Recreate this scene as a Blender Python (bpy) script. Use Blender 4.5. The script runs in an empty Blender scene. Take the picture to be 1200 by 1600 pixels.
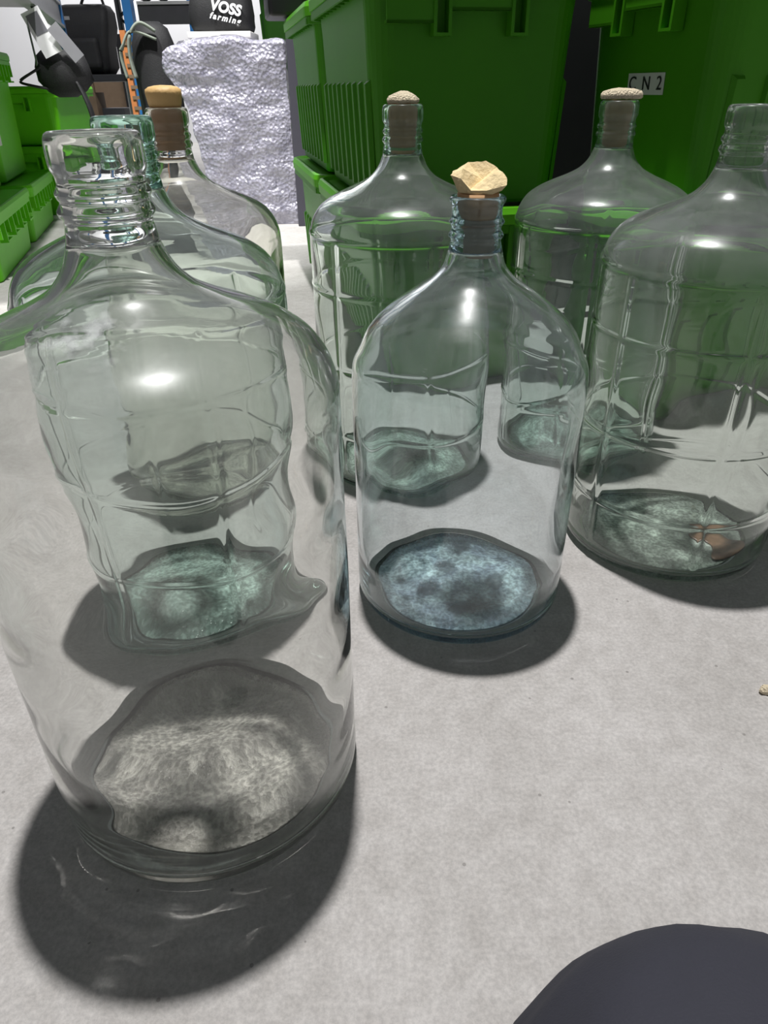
import bpy, bmesh, math, random
import numpy as np
from mathutils import Vector, Matrix, noise

sc = bpy.context.scene
COL = sc.collection
rad = math.radians

# ------------------------------------------------------------------ camera
F_PX, PITCH, ROLL, CAM_H = 1085.02, rad(31.4368), rad(-0.735), 0.5127
cam = bpy.data.cameras.new('camera')
cam_ob = bpy.data.objects.new('camera', cam)
COL.objects.link(cam_ob)
sc.camera = cam_ob
cam.sensor_fit = 'VERTICAL'
cam.sensor_height = 32.0
cam.lens = F_PX / 1600 * 32.0
cam.clip_start = 0.01
cam.clip_end = 100
FW = Vector((0, math.cos(PITCH), -math.sin(PITCH)))
RT0 = Vector((1, 0, 0)); UP0 = Vector((0, math.sin(PITCH), math.cos(PITCH)))
RT = RT0 * math.cos(ROLL) + UP0 * math.sin(ROLL)
UP = -RT0 * math.sin(ROLL) + UP0 * math.cos(ROLL)
M = Matrix((RT, UP, -FW)).transposed().to_4x4()
M.translation = Vector((0, 0, CAM_H))
cam_ob.matrix_world = M

# ------------------------------------------------------------------ world, lamps, exposure
w = bpy.data.worlds.new('world'); sc.world = w; w.use_nodes = True
bg = w.node_tree.nodes['Background']
bg.inputs[0].default_value = (0.92, 0.96, 1.0, 1)
bg.inputs[1].default_value = 0.105
sc.view_settings.view_transform = 'Standard'
sc.view_settings.look = 'None'
sc.view_settings.gamma = 1
sc.view_settings.use_curve_mapping = False
sc.view_settings.exposure = 0.0
cy = sc.cycles
cy.max_bounces = 24; cy.transmission_bounces = 22; cy.transparent_max_bounces = 32
cy.diffuse_bounces = 4; cy.glossy_bounces = 12
cy.sample_clamp_indirect = 6.0

def lamp(name, kind, loc, energy, size=0.2, target=None, spot=None, color=(1, 1, 1), caustic=False):
    l = bpy.data.lights.new(name, kind)
    l.energy = energy; l.color = color
    o = bpy.data.objects.new(name, l); COL.objects.link(o); o.location = loc
    if kind == 'AREA':
        l.shape = 'DISK'; l.size = size
    else:
        l.shadow_soft_size = size
    if spot:
        l.spot_size = rad(spot); l.spot_blend = 0.5
    if target is not None:
        o.rotation_euler = (Vector(target) - Vector(loc)).to_track_quat('-Z', 'Y').to_euler()
    if caustic:
        l.cycles.is_caustics_light = True
    return o

lamp('ceiling_lamp_near', 'AREA', (-0.06, 1.16, 4.3), 194, 0.15, color=(1.0, 0.98, 0.965), caustic=True)
lamp('ceiling_lamp_aisle', 'SPOT', (-0.62, 2.75, 3.4), 112, 0.12, (-0.70, 3.5, 0.2), 55, (0.97, 0.98, 1.0))
lamp('ceiling_lamp_left', 'SPOT', (-1.22, 2.30, 3.3), 560, 0.10, (-1.45, 3.0, 0.3), 54, (1.0, 1.0, 0.96))
lamp('back_wall_fill', 'AREA', (-2.2, 7.6, 3.6), 150, 0.8, (-2.4, 9.0, 1.2), None, (1, 1, 1))  # added fill aimed at the back wall to brighten it, no known fixture

# ------------------------------------------------------------------ helpers
def at(px, py, y):
    """world point on the ray of a photo position at depth y"""
    v = FW + RT * ((px - 600) / F_PX) - UP * ((py - 800) / F_PX)
    return Vector((0, 0, CAM_H)) + v * (y / v.y)

def link(name, me, mat=None, parent=None, loc=None):
    o = bpy.data.objects.new(name, me)
    o.cycles.is_caustics_receiver = mat is None or 'glass' not in mat.name
    COL.objects.link(o)
    if mat is not None:
        me.materials.append(mat)
    if parent is not None:
        o.parent = parent
    if loc is not None:
        o.location = loc
    return o

def obj(name, bm, mat=None, parent=None, smooth=False, loc=None):
    bmesh.ops.recalc_face_normals(bm, faces=bm.faces)
    me = bpy.data.meshes.new(name)
    bm.to_mesh(me); bm.free()
    if smooth:
        for p in me.polygons:
            p.use_smooth = True
    return link(name, me, mat, parent, loc)

def empty(name, loc=(0, 0, 0), rz=0.0):
    o = bpy.data.objects.new(name, None)
    COL.objects.link(o)
    o.empty_display_size = 0.05
    o.location = loc; o.rotation_euler = (0, 0, rz)
    return o

def tag(o, label, cat, group=None, kind=None):
    o['label'] = label
    o['category'] = cat
    if group: o['group'] = group
    if kind: o['kind'] = kind
    return o

def structure(o):
    o['kind'] = 'structure'
    return o

def bx(bm, x0, x1, y0, y1, z0, z1, mtx=None):
    vs = [bm.verts.new((x, y, z)) for z in (z0, z1) for y in (y0, y1) for x in (x0, x1)]
    if mtx is not None:
        for v in vs: v.co = mtx @ v.co
    for f in ((0, 2, 3, 1), (4, 5, 7, 6), (0, 1, 5, 4), (2, 6, 7, 3), (0, 4, 6, 2), (1, 3, 7, 5)):
        bm.faces.new([vs[i] for i in f])
    return vs

def bevel(bm, r, seg=2):
    bmesh.ops.recalc_face_normals(bm, faces=bm.faces)
    bmesh.ops.bevel(bm, geom=list(bm.edges), offset=r, segments=seg, profile=0.6, affect='EDGES', clamp_overlap=True)

def rrect(l, wd, r, z, n=5, cx=0.0, cy_=0.0):
    pts = []
    for (sx, sy, a0) in ((1, 1, 0), (-1, 1, 90), (-1, -1, 180), (1, -1, 270)):
        for i in range(n + 1):
            a = rad(a0 + 90 * i / n)
            pts.append((cx + sx * (l / 2 - r) + r * math.cos(a), cy_ + sy * (wd / 2 - r) + r * math.sin(a), z))
    return pts

def loft(bm, rings, cap0=True, cap1=True, loop=False):
    vr = [[bm.verts.new(p) for p in ring] for ring in rings]
    n = len(vr[0])
    pairs = list(zip(vr, vr[1:]))
    if loop: pairs.append((vr[-1], vr[0]))
    for a, b in pairs:
        for i in range(n):
            bm.faces.new((a[i], a[(i + 1) % n], b[(i + 1) % n], b[i]))
    if not loop:
        if cap0: bm.faces.new(vr[0][::-1])
        if cap1: bm.faces.new(vr[-1])
    return vr

def tube(bm, pts, r, n=8, flat=1.0):
    pts = [Vector(p) for p in pts]
    rings = []
    for i, p in enumerate(pts):
        t = (pts[min(i + 1, len(pts) - 1)] - pts[max(i - 1, 0)]).normalized()
        ref = Vector((0, 0, 1)) if abs(t.z) < 0.9 else Vector((1, 0, 0))
        u = t.cross(ref).normalized(); v = t.cross(u).normalized()
        rr = r[i] if isinstance(r, (list, tuple)) else r
        rings.append([tuple(p + u * (rr * math.cos(2 * math.pi * k / n)) + v * (rr * flat * math.sin(2 * math.pi * k / n))) for k in range(n)])
    loft(bm, rings)

def smooth_path(pts, k=6):
    pts = [Vector(p) for p in pts]; out = []
    for i in range(len(pts) - 1):
        p0 = pts[max(i - 1, 0)]; p1 = pts[i]; p2 = pts[i + 1]; p3 = pts[min(i + 2, len(pts) - 1)]
        for j in range(k):
            t = j / k
            out.append(0.5 * ((2 * p1) + (p2 - p0) * t + (2 * p0 - 5 * p1 + 4 * p2 - p3) * t * t + (3 * p1 - p0 - 3 * p2 + p3) * t ** 3))
    out.append(pts[-1])
    return out

# ------------------------------------------------------------------ materials
def newmat(name):
    m = bpy.data.materials.new(name); m.use_nodes = True
    return m, m.node_tree, m.node_tree.nodes['Principled BSDF']

def pmat(name, col, rough=0.5, metal=0.0, spec=0.5, vary=0.12, scale=30.0, bump=0.0, bscale=200.0):
    m, nt, p = newmat(name)
    tc = nt.nodes.new('ShaderNodeTexCoord')
    no = nt.nodes.new('ShaderNodeTexNoise'); no.inputs['Scale'].default_value = scale; no.inputs['Detail'].default_value = 5
    nt.links.new(tc.outputs['Object'], no.inputs['Vector'])
    mx = nt.nodes.new('ShaderNodeMix'); mx.data_type = 'RGBA'
    mx.inputs[6].default_value = (*[c * (1 - vary) for c in col], 1)
    mx.inputs[7].default_value = (*[min(1, c * (1 + vary)) for c in col], 1)
    nt.links.new(no.outputs[0], mx.inputs[0])
    nt.links.new(mx.outputs[2], p.inputs['Base Color'])
    p.inputs['Roughness'].default_value = rough
    p.inputs['Metallic'].default_value = metal
    p.inputs['Specular IOR Level'].default_value = spec
    if bump:
        n2 = nt.nodes.new('ShaderNodeTexNoise'); n2.inputs['Scale'].default_value = bscale; n2.inputs['Detail'].default_value = 4
        nt.links.new(tc.outputs['Object'], n2.inputs['Vector'])
        b = nt.nodes.new('ShaderNodeBump'); b.inputs['Strength'].default_value = bump; b.inputs['Distance'].default_value = 0.01
        nt.links.new(n2.outputs[0], b.inputs['Height'])
        nt.links.new(b.outputs[0], p.inputs['Normal'])
    return m

def ramp(nt, a, b, ca, cb):
    r = nt.nodes.new('ShaderNodeValToRGB')
    r.color_ramp.elements[0].position = a; r.color_ramp.elements[0].color = (*ca, 1) if len(ca) == 3 else ca
    r.color_ramp.elements[1].position = b; r.color_ramp.elements[1].color = (*cb, 1) if len(cb) == 3 else cb
    return r

def glass_mat(name, tint, dust=0.03, dust_col=(0.75, 0.78, 0.78), smudge=None, ior=1.5, rough=0.0, shoulder=0.352):
    """clear bottle glass with a thin film of dust on it"""
    m = bpy.data.materials.new(name); m.use_nodes = True
    nt = m.node_tree; nt.nodes.clear()
    o = nt.nodes.new('ShaderNodeOutputMaterial')
    g = nt.nodes.new('ShaderNodeBsdfGlass')
    g.inputs['Color'].default_value = (*tint, 1); g.inputs['Roughness'].default_value = rough; g.inputs['IOR'].default_value = ior
    d = nt.nodes.new('ShaderNodeBsdfDiffuse'); d.inputs['Color'].default_value = (*dust_col, 1)
    tc = nt.nodes.new('ShaderNodeTexCoord')
    n1 = nt.nodes.new('ShaderNodeTexNoise'); n1.inputs['Scale'].default_value = 9; n1.inputs['Detail'].default_value = 9; n1.inputs['Roughness'].default_value = 0.7
    nt.links.new(tc.outputs['Object'], n1.inputs['Vector'])
    mr = nt.nodes.new('ShaderNodeMapRange')
    mr.inputs[1].default_value = 0.3; mr.inputs[2].default_value = 0.75
    mr.inputs[3].default_value = dust * 0.6; mr.inputs[4].default_value = dust * 2.4
    nt.links.new(n1.outputs[0], mr.inputs[0])
    sp = nt.nodes.new('ShaderNodeSeparateXYZ'); nt.links.new(tc.outputs['Object'], sp.inputs[0])
    sh_ = nt.nodes.new('ShaderNodeMapRange'); sh_.interpolation_type = 'SMOOTHSTEP'
    sh_.inputs[1].default_value = shoulder - 0.010; sh_.inputs[2].default_value = shoulder + 0.012
    sh_.inputs[3].default_value = 0.22; sh_.inputs[4].default_value = 1.25
    nt.links.new(sp.outputs[2], sh_.inputs[0])
    dm = nt.nodes.new('ShaderNodeMath'); dm.operation = 'MULTIPLY'
    nt.links.new(mr.outputs[0], dm.inputs[0]); nt.links.new(sh_.outputs[0], dm.inputs[1])
    fac = dm.outputs[0]
    if smudge:
        (sx, sy, sz), sr, amt = smudge
        vm = nt.nodes.new('ShaderNodeVectorMath'); vm.operation = 'DISTANCE'
        vm.inputs[1].default_value = (sx, sy, sz)
        n2 = nt.nodes.new('ShaderNodeTexNoise'); n2.inputs['Scale'].default_value = 55; n2.inputs['Detail'].default_value = 6
        nt.links.new(tc.outputs['Object'], n2.inputs['Vector'])
        nt.links.new(tc.outputs['Object'], vm.inputs[0])
        fall = nt.nodes.new('ShaderNodeMapRange'); fall.inputs[1].default_value = sr; fall.inputs[2].default_value = 0
        fall.inputs[3].default_value = 0; fall.inputs[4].default_value = 1
        nt.links.new(vm.outputs['Value'], fall.inputs[0])
        r2 = ramp(nt, 0.5, 0.62, (0, 0, 0), (1, 1, 1))
        nt.links.new(n2.outputs[0], r2.inputs[0])
        mu = nt.nodes.new('ShaderNodeMath'); mu.operation = 'MULTIPLY'
        nt.links.new(fall.outputs[0], mu.inputs[0]); nt.links.new(r2.outputs[0], mu.inputs[1])
        m2 = nt.nodes.new('ShaderNodeMath'); m2.operation = 'MULTIPLY_ADD'; m2.inputs[1].default_value = amt
        nt.links.new(mu.outputs[0], m2.inputs[0]); nt.links.new(fac, m2.inputs[2])
        fac = m2.outputs[0]
    sh = nt.nodes.new('ShaderNodeBsdfGlossy'); sh.inputs['Roughness'].default_value = 0.27; sh.inputs['Color'].default_value = (0.9, 0.92, 0.92, 1)
    film = nt.nodes.new('ShaderNodeMixShader'); film.inputs[0].default_value = 0.32
    nt.links.new(d.outputs[0], film.inputs[1]); nt.links.new(sh.outputs[0], film.inputs[2])
    mx = nt.nodes.new('ShaderNodeMixShader')
    nt.links.new(fac, mx.inputs[0]); nt.links.new(g.outputs[0], mx.inputs[1]); nt.links.new(film.outputs[0], mx.inputs[2])
    nt.links.new(mx.outputs[0], o.inputs[0])
    return m

MAT = {}
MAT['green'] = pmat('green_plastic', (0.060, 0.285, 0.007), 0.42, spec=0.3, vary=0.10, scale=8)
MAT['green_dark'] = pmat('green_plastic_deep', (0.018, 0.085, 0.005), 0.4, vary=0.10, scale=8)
MAT['green_lid_lit'] = pmat('green_plastic_lid_lit', (0.120, 0.50, 0.012), 0.40, spec=0.3, vary=0.10, scale=8)  # tote green lightened for lids, overhead light put into the colour
MAT['green_lime'] = pmat('green_plastic_lit', (0.115, 0.50, 0.010), 0.45, spec=0.2, vary=0.10, scale=8)  # same tote plastic brightened, left row's lit look painted in
MAT['black'] = pmat('black_fabric', (0.012, 0.012, 0.014), 0.7, vary=0.3, scale=60, bump=0.15)
MAT['black_plastic'] = pmat('black_plastic', (0.010, 0.010, 0.012), 0.4, vary=0.2)
MAT['navy'] = pmat('navy_trouser_cloth', (0.030, 0.031, 0.044), 0.85, vary=0.15, scale=25, bump=0.12, bscale=900)
MAT['shoe'] = pmat('shoe_leather', (0.02, 0.02, 0.02), 0.5)
MAT['board'] = pmat('dark_grey_board', (0.058, 0.056, 0.075), 0.55, vary=0.15, scale=12)
MAT['white'] = pmat('white_foam', (0.75, 0.74, 0.72), 0.7, vary=0.05)
MAT['paper'] = pmat('label_paper', (0.62, 0.66, 0.60), 0.6, vary=0.05)
MAT['card'] = pmat('tag_card', (0.78, 0.78, 0.80), 0.5, vary=0.05)
MAT['grey_card'] = pmat('tag_window', (0.16, 0.16, 0.18), 0.4, vary=0.1)
MAT['grey_tag'] = pmat('grey_card', (0.22, 0.22, 0.24), 0.6, vary=0.1)
MAT['ink'] = pmat('black_ink', (0.012, 0.014, 0.012), 0.6, vary=0.1)
MAT['white_print'] = pmat('white_print', (0.78, 0.78, 0.80), 0.6, vary=0.03)
MAT['stopper'] = pmat('tan_foam', (0.95, 0.74, 0.42), 0.8, vary=0.10, scale=60, bump=0.25, bscale=300)
MAT['stopper_pale'] = pmat('pale_foam', (0.96, 0.80, 0.58), 0.85, vary=0.12, scale=90, bump=0.8, bscale=420)
MAT['stopper_yellow'] = pmat('yellow_rubber', (0.90, 0.58, 0.24), 0.55, vary=0.12, scale=30, bump=0.1)
MAT['plug'] = pmat('brown_plug', (0.74, 0.44, 0.22), 0.75, vary=0.12, scale=40)
MAT['plug_pale'] = pmat('pale_plug', (0.66, 0.54, 0.38), 0.75, vary=0.1, scale=40)
MAT['steel'] = pmat('galvanised_steel', (0.38, 0.38, 0.39), 0.45, metal=0.4, vary=0.2, scale=40)
MAT['blue_steel'] = pmat('blue_rack_paint', (0.03, 0.16, 0.42), 0.4, vary=0.15)
MAT['dark_steel'] = pmat('dark_steel', (0.03, 0.03, 0.035), 0.5, vary=0.2)
MAT['orange'] = pmat('orange_rack_paint', (0.50, 0.18, 0.06), 0.5, vary=0.15)
MAT['olive'] = pmat('grey_green_webbing', (0.22, 0.25, 0.21), 0.7, vary=0.2, scale=80)
MAT['brown'] = pmat('brown_cardboard', (0.16, 0.11, 0.07), 0.8, vary=0.2, scale=20)
MAT['wallpaint'] = pmat('white_wall_paint', (0.80, 0.80, 0.82), 0.8, vary=0.03, scale=3)

# concrete floor
m, nt, p = newmat('concrete')
tc = nt.nodes.new('ShaderNodeTexCoord')
n1 = nt.nodes.new('ShaderNodeTexNoise'); n1.inputs['Scale'].default_value = 7; n1.inputs['Detail'].default_value = 8; n1.inputs['Roughness'].default_value = 0.62
n2 = nt.nodes.new('ShaderNodeTexNoise'); n2.inputs['Scale'].default_value = 260; n2.inputs['Detail'].default_value = 4; n2.inputs['Roughness'].default_value = 0.7
n3 = nt.nodes.new('ShaderNodeTexVoronoi'); n3.inputs['Scale'].default_value = 85
n4 = nt.nodes.new('ShaderNodeTexNoise'); n4.inputs['Scale'].default_value = 55; n4.inputs['Detail'].default_value = 6
for n in (n1, n2, n3, n4): nt.links.new(tc.outputs['Object'], n.inputs['Vector'])
r1 = ramp(nt, 0.33, 0.70, (0.47, 0.455, 0.44), (0.575, 0.56, 0.55))
nt.links.new(n1.outputs[0], r1.inputs[0])
r2 = ramp(nt, 0.36, 0.66, (0.83, 0.83, 0.83), (1.09, 1.085, 1.08))
nt.links.new(n2.outputs[0], r2.inputs[0])
mu = nt.nodes.new('ShaderNodeMix'); mu.data_type = 'RGBA'; mu.blend_type = 'MULTIPLY'; mu.inputs[0].default_value = 1
nt.links.new(r1.outputs[0], mu.inputs[6]); nt.links.new(r2.outputs[0], mu.inputs[7])
r4 = ramp(nt, 0.35, 0.62, (0.92, 0.915, 0.91), (1.03, 1.03, 1.03))
nt.links.new(n4.outputs[0], r4.inputs[0])
mu2 = nt.nodes.new('ShaderNodeMix'); mu2.data_type = 'RGBA'; mu2.blend_type = 'MULTIPLY'; mu2.inputs[0].default_value = 1
nt.links.new(mu.outputs[2], mu2.inputs[6]); nt.links.new(r4.outputs[0], mu2.inputs[7])
# sparse dark pits
wn = nt.nodes.new('ShaderNodeSeparateColor'); nt.links.new(n3.outputs['Color'], wn.inputs[0])
gt = nt.nodes.new('ShaderNodeMath'); gt.operation = 'GREATER_THAN'; gt.inputs[1].default_value = 0.94
nt.links.new(wn.outputs[0], gt.inputs[0])
lt = nt.nodes.new('ShaderNodeMath'); lt.operation = 'LESS_THAN'; lt.inputs[1].default_value = 0.13
nt.links.new(n3.outputs['Distance'], lt.inputs[0])
mm = nt.nodes.new('ShaderNodeMath'); mm.operation = 'MULTIPLY'
nt.links.new(gt.outputs[0], mm.inputs[0]); nt.links.new(lt.outputs[0], mm.inputs[1])
mm2 = nt.nodes.new('ShaderNodeMath'); mm2.operation = 'MULTIPLY'; mm2.inputs[1].default_value = 0.55
nt.links.new(mm.outputs[0], mm2.inputs[0])
mu3 = nt.nodes.new('ShaderNodeMix'); mu3.data_type = 'RGBA'
mu3.inputs[7].default_value = (0.16, 0.15, 0.14, 1)
nt.links.new(mm2.outputs[0], mu3.inputs[0]); nt.links.new(mu2.outputs[2], mu3.inputs[6])
nt.links.new(mu3.outputs[2], p.inputs['Base Color'])
p.inputs['Roughness'].default_value = 0.62
p.inputs['Specular IOR Level'].default_value = 0.25
bp = nt.nodes.new('ShaderNodeBump'); bp.inputs['Strength'].default_value = 0.12; bp.inputs['Distance'].default_value = 0.004
nt.links.new(n2.outputs[0], bp.inputs['Height']); nt.links.new(bp.outputs[0], p.inputs['Normal'])
MAT['concrete'] = m

# bubble wrap
m, nt, p = newmat('bubble_wrap_film')
tc = nt.nodes.new('ShaderNodeTexCoord')
v = nt.nodes.new('ShaderNodeTexVoronoi'); v.inputs['Scale'].default_value = 75
n = nt.nodes.new('ShaderNodeTexNoise'); n.inputs['Scale'].default_value = 24; n.inputs['Detail'].default_value = 9; n.inputs['Distortion'].default_value = 1.8; n.inputs['Roughness'].default_value = 0.62
nt.links.new(tc.outputs['Object'], v.inputs['Vector']); nt.links.new(tc.outputs['Object'], n.inputs['Vector'])
ad = nt.nodes.new('ShaderNodeMath'); ad.operation = 'MULTIPLY_ADD'; ad.inputs[1].default_value = 0.9
nt.links.new(n.outputs[0], ad.inputs[0]); nt.links.new(v.outputs['Distance'], ad.inputs[2])
b = nt.nodes.new('ShaderNodeBump'); b.inputs['Strength'].default_value = 0.46; b.inputs['Distance'].default_value = 0.015
nt.links.new(ad.outputs[0], b.inputs['Height']); nt.links.new(b.outputs[0], p.inputs['Normal'])
rc = ramp(nt, 0.32, 0.68, (0.20, 0.195, 0.26), (0.46, 0.445, 0.54))
nt.links.new(n.outputs[0], rc.inputs[0]); nt.links.new(rc.outputs[0], p.inputs['Base Color'])
p.inputs['Roughness'].default_value = 0.16
p.inputs['Specular IOR Level'].default_value = 0.9
p.inputs['Coat Weight'].default_value = 1.0; p.inputs['Coat Roughness'].default_value = 0.08
MAT['bubble'] = m

# ------------------------------------------------------------------ setting
bm = bmesh.new(); bx(bm, -7, 7, -3, 9, -0.1, 0.0)
floor = structure(obj('floor', bm, MAT['concrete']))
floor.cycles.is_caustics_receiver = True
bm = bmesh.new(); bx(bm, -7, 7, 9, 9.15, 0, 4.5)
structure(obj('wall_back', bm, MAT['wallpaint']))

# ------------------------------------------------------------------ carboys
PA = [(0.02, .1250), (.33, .1252), (.347, .1248), (.362, .1212), (.378, .1115), (.388, .0985), (.397, .080), (.406, .058), (.415, .0415), (.427, .0310), (.4395, .0255)]
PB = [(0.02, .1180), (.255, .1182), (.275, .1170), (.293, .1090), (.308, .1020), (.3196, .0930), (.334, .076), (.3466, .0585), (.3605, .0380), (.3720, .0285), (.384, .0248)]

def pchip(P):
    z = np.array([q[0] for q in P]); r = np.array([q[1] for q in P])
    h = np.diff(z); dl = np.diff(r) / h
    mm_ = np.zeros(len(z)); mm_[0] = dl[0]; mm_[-1] = dl[-1]
    for i in range(1, len(z) - 1):
        if dl[i - 1] * dl[i] > 0:
            w1 = 2 * h[i] + h[i - 1]; w2 = h[i] + 2 * h[i - 1]
            mm_[i] = (w1 + w2) / (w1 / dl[i - 1] + w2 / dl[i])
    def ev(q):
        q = np.clip(q, z[0], z[-1]); i = np.clip(np.searchsorted(z, q) - 1, 0, len(z) - 2)
        t = (q - z[i]) / h[i]
        return (2 * t**3 - 3 * t**2 + 1) * r[i] + (t**3 - 2 * t**2 + t) * h[i] * mm_[i] + (-2 * t**3 + 3 * t**2) * r[i + 1] + (t**3 - t**2) * h[i] * mm_[i + 1]
    return ev

def grid_mesh(name, X, Y, Z, loop):
    """closed rings: arrays [ring, angle]"""
    nr, na = X.shape
    co = np.stack([X, Y, Z], -1).reshape(-1, 3)
    i = np.arange(nr if loop else nr - 1)[:, None]; j = np.arange(na)[None, :]
    a = i * na + j; b_ = i * na + (j + 1) % na
    c = ((i + 1) % nr) * na + (j + 1) % na; d = ((i + 1) % nr) * na + j
    faces = np.stack([a, b_, c, d], -1).reshape(-1, 4)
    me = bpy.data.meshes.new(name)
    me.vertices.add(len(co)); me.vertices.foreach_set('co', co.astype(np.float32).ravel())
    me.loops.add(faces.size); me.loops.foreach_set('vertex_index', faces.astype(np.int32).ravel())
    me.polygons.add(len(faces))
    me.polygons.foreach_set('loop_start', np.arange(0, faces.size, 4, dtype=np.int32))
    me.polygons.foreach_set('use_smooth', np.ones(len(faces), dtype=bool))
    me.update(calc_edges=True); me.validate()
    return me

NA = 320
TH = np.linspace(0, 2 * np.pi, NA, endpoint=False)
def revolve(name, prof, loop=True, disp=None):
    prof = np.array(prof); r = prof[:, 0][:, None]; z = prof[:, 1][:, None]
    R = np.repeat(r, NA, 1); Z = np.repeat(z, NA, 1); T = np.repeat(TH[None, :], len(prof), 0)
    if disp is not None:
        dr, dz = disp(R, Z, T, prof); R = R + dr; Z = Z + dz
    return grid_mesh(name, R * np.cos(T), R * np.sin(T), Z, loop)

def waves(rng, n, kmax, lmin, lmax, amp):
    ks = rng.integers(0, kmax + 1, n); ls = 2 * np.pi / rng.uniform(lmin, lmax, n)
    ph = rng.uniform(0, 6.28, n); s = rng.choice([-1, 1], n); a = amp * rng.uniform(0.4, 1.0, n) / math.sqrt(n)
    return lambda T, Z: sum(a[i] * np.sin(ks[i] * T + s[i] * ls[i] * Z + ph[i]) for i in range(n))

def carboy(pos, size, mats, seed, ribs=None, wobble=0.0005, label=''):
    P = PA if size == 'A' else PB
    ev = pchip(P); ztop = P[-1][0]; Rw = P[0][1]
    H = 0.495 if size == 'A' else 0.4304
    rng = np.random.default_rng(seed)
    t = empty('carboy', (pos[0], pos[1], 0.0))
    tag(t, label, 'glass bottle', 'glass carboys standing on the concrete floor')
    win = waves(rng, 9, 7, 0.05, 0.22, wobble * 1.6)
    wout = waves(rng, 6, 5, 0.10, 0.35, wobble * 0.6)
    cut = 0.1015 * Rw / 0.125
    # outer profile from underside to neck
    out = [(cut, .0035), (cut + .004, .0022), (cut + .008, .0006), (Rw - .013, .0004), (Rw - .008, .0018), (Rw - .004, .0055), (Rw - .0015, .010), (Rw - .0003, .0155)]
    zz = np.concatenate([np.arange(0.02, P[1][0], 0.0024), np.arange(P[1][0], ztop, 0.0015), [ztop]])
    rr_ = ev(zz)
    wall = list(zip(rr_, zz))
    out = out + wall
    # inner profile by offsetting along the normal
    wt = np.array(wall); tn = np.gradient(wt, axis=0); tn /= np.linalg.norm(tn, axis=1)[:, None]
    nrm = np.stack([-tn[:, 1], tn[:, 0]], -1)
    thick = np.interp(wt[:, 1], [0.02, 0.06, ztop - .05, ztop], [0.0050, 0.0034, 0.0036, 0.0052])
    inn = wt + nrm * thick[:, None]
    inn[-1, 1] = ztop
    inn = [tuple(q) for q in inn if q[1] <= ztop]
    heel = [(Rw - .0055, .0185), (Rw - .0075, .0145), (Rw - .0115, .0115), (Rw - .017, .0100), (cut + .004, .0095), (cut, .0092)]
    no_ = len(out)
    prof = out + inn[::-1] + [q for q in heel]
    nout = no_
    def disp(R, Z, T, pf):
        ring = np.arange(len(pf))[:, None]
        isout = ring < nout
        fade = np.clip((Z - 0.018) / 0.03, 0, 1) * np.clip((ztop - 0.012 - Z) / 0.03, 0, 1)
        d = np.where(isout, wout(T, Z), win(T, Z)) * fade
        if ribs:
            zs, a0, nr = ribs
            g = np.zeros_like(R)
            body = np.clip((Z - 0.02) / 0.01, 0, 1) * np.clip((0.350 - Z) / 0.006, 0, 1)
            for z0 in zs:
                g = np.maximum(g, np.exp(-((Z - z0) / 0.0026) ** 2))
            g = np.maximum(g, 0.8 * np.exp(-((Z - 0.349) / 0.0035) ** 2))
            for k in range(nr):
                da = (T - rad(a0) - 2 * np.pi * k / nr + np.pi) % (2 * np.pi) - np.pi
                g = np.maximum(g, np.exp(-((da * Rw) / 0.0034) ** 2) * body)
            d = d + np.where(isout, 0.0014 * g, 0.0)
        return d, 0 * d
    body = link('body', revolve('body', prof, True, disp), mats[0], t)
    # bottom disc with stipple and shallow dimples
    rb = cut - 0.0003
    rs_t = np.linspace(0.001, rb, 70)
    top = [(r, .0090 + 0.0020 * (1 - (r / rb) ** 2)) for r in rs_t]
    bot = [(r, .0036 + 0.0022 * (1 - (r / rb) ** 2)) for r in rs_t[::-1]]
    nt_ = len(top)
    sw = waves(rng, 12, 60, 0.05, 0.4, 0.00022)
    dim = [(0.046 * math.cos(a), 0.046 * math.sin(a)) for a in (rad(60), rad(-15), rad(-100), rad(-165), rad(130))] if size == 'B' else []
    def bdisp(R, Z, T, pf):
        ring = np.arange(len(pf))[:, None]; istop = ring < nt_
        X = R * np.cos(T); Y = R * np.sin(T)
        st = 0.00008 * np.sin(X * 900 + 2 * np.sin(Y * 430)) * np.sin(Y * 980 + 2 * np.sin(X * 510))
        m_ = np.clip((0.8 * rb - R) / 0.006, 0, 1)
        d = st * m_
        for (dx, dy) in dim:
            d = d + 0.0016 * np.exp(-((X - dx) ** 2 + (Y - dy) ** 2) / 0.013 ** 2)
        return 0 * R, np.where(istop, d, 0.25 * st * m_)
    base = link('base', revolve('base', top + bot, False, bdisp), mats[1], t)
    # close the two tiny centre holes
    bmx = bmesh.new(); bmx.from_mesh(base.data)
    bmesh.ops.holes_fill(bmx, edges=[e for e in bmx.edges if e.is_boundary and e.verts[0].co.xy.length < 0.0015], sides=0)
    bmesh.ops.bridge_loops(bmx, edges=[e for e in bmx.edges if e.is_boundary]) if any(e.is_boundary for e in bmx.edges) else None
    for f in bmx.faces: f.smooth = True
    bmesh.ops.recalc_face_normals(bmx, faces=bmx.faces)
    bmx.to_mesh(base.data); bmx.free()
    # neck with collar rings and lip
    z0 = ztop + 0.0003; L = H - z0; ri0 = inn[-1][0]; ro0 = wall[-1][0]
    k = L / 0.0555
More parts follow.
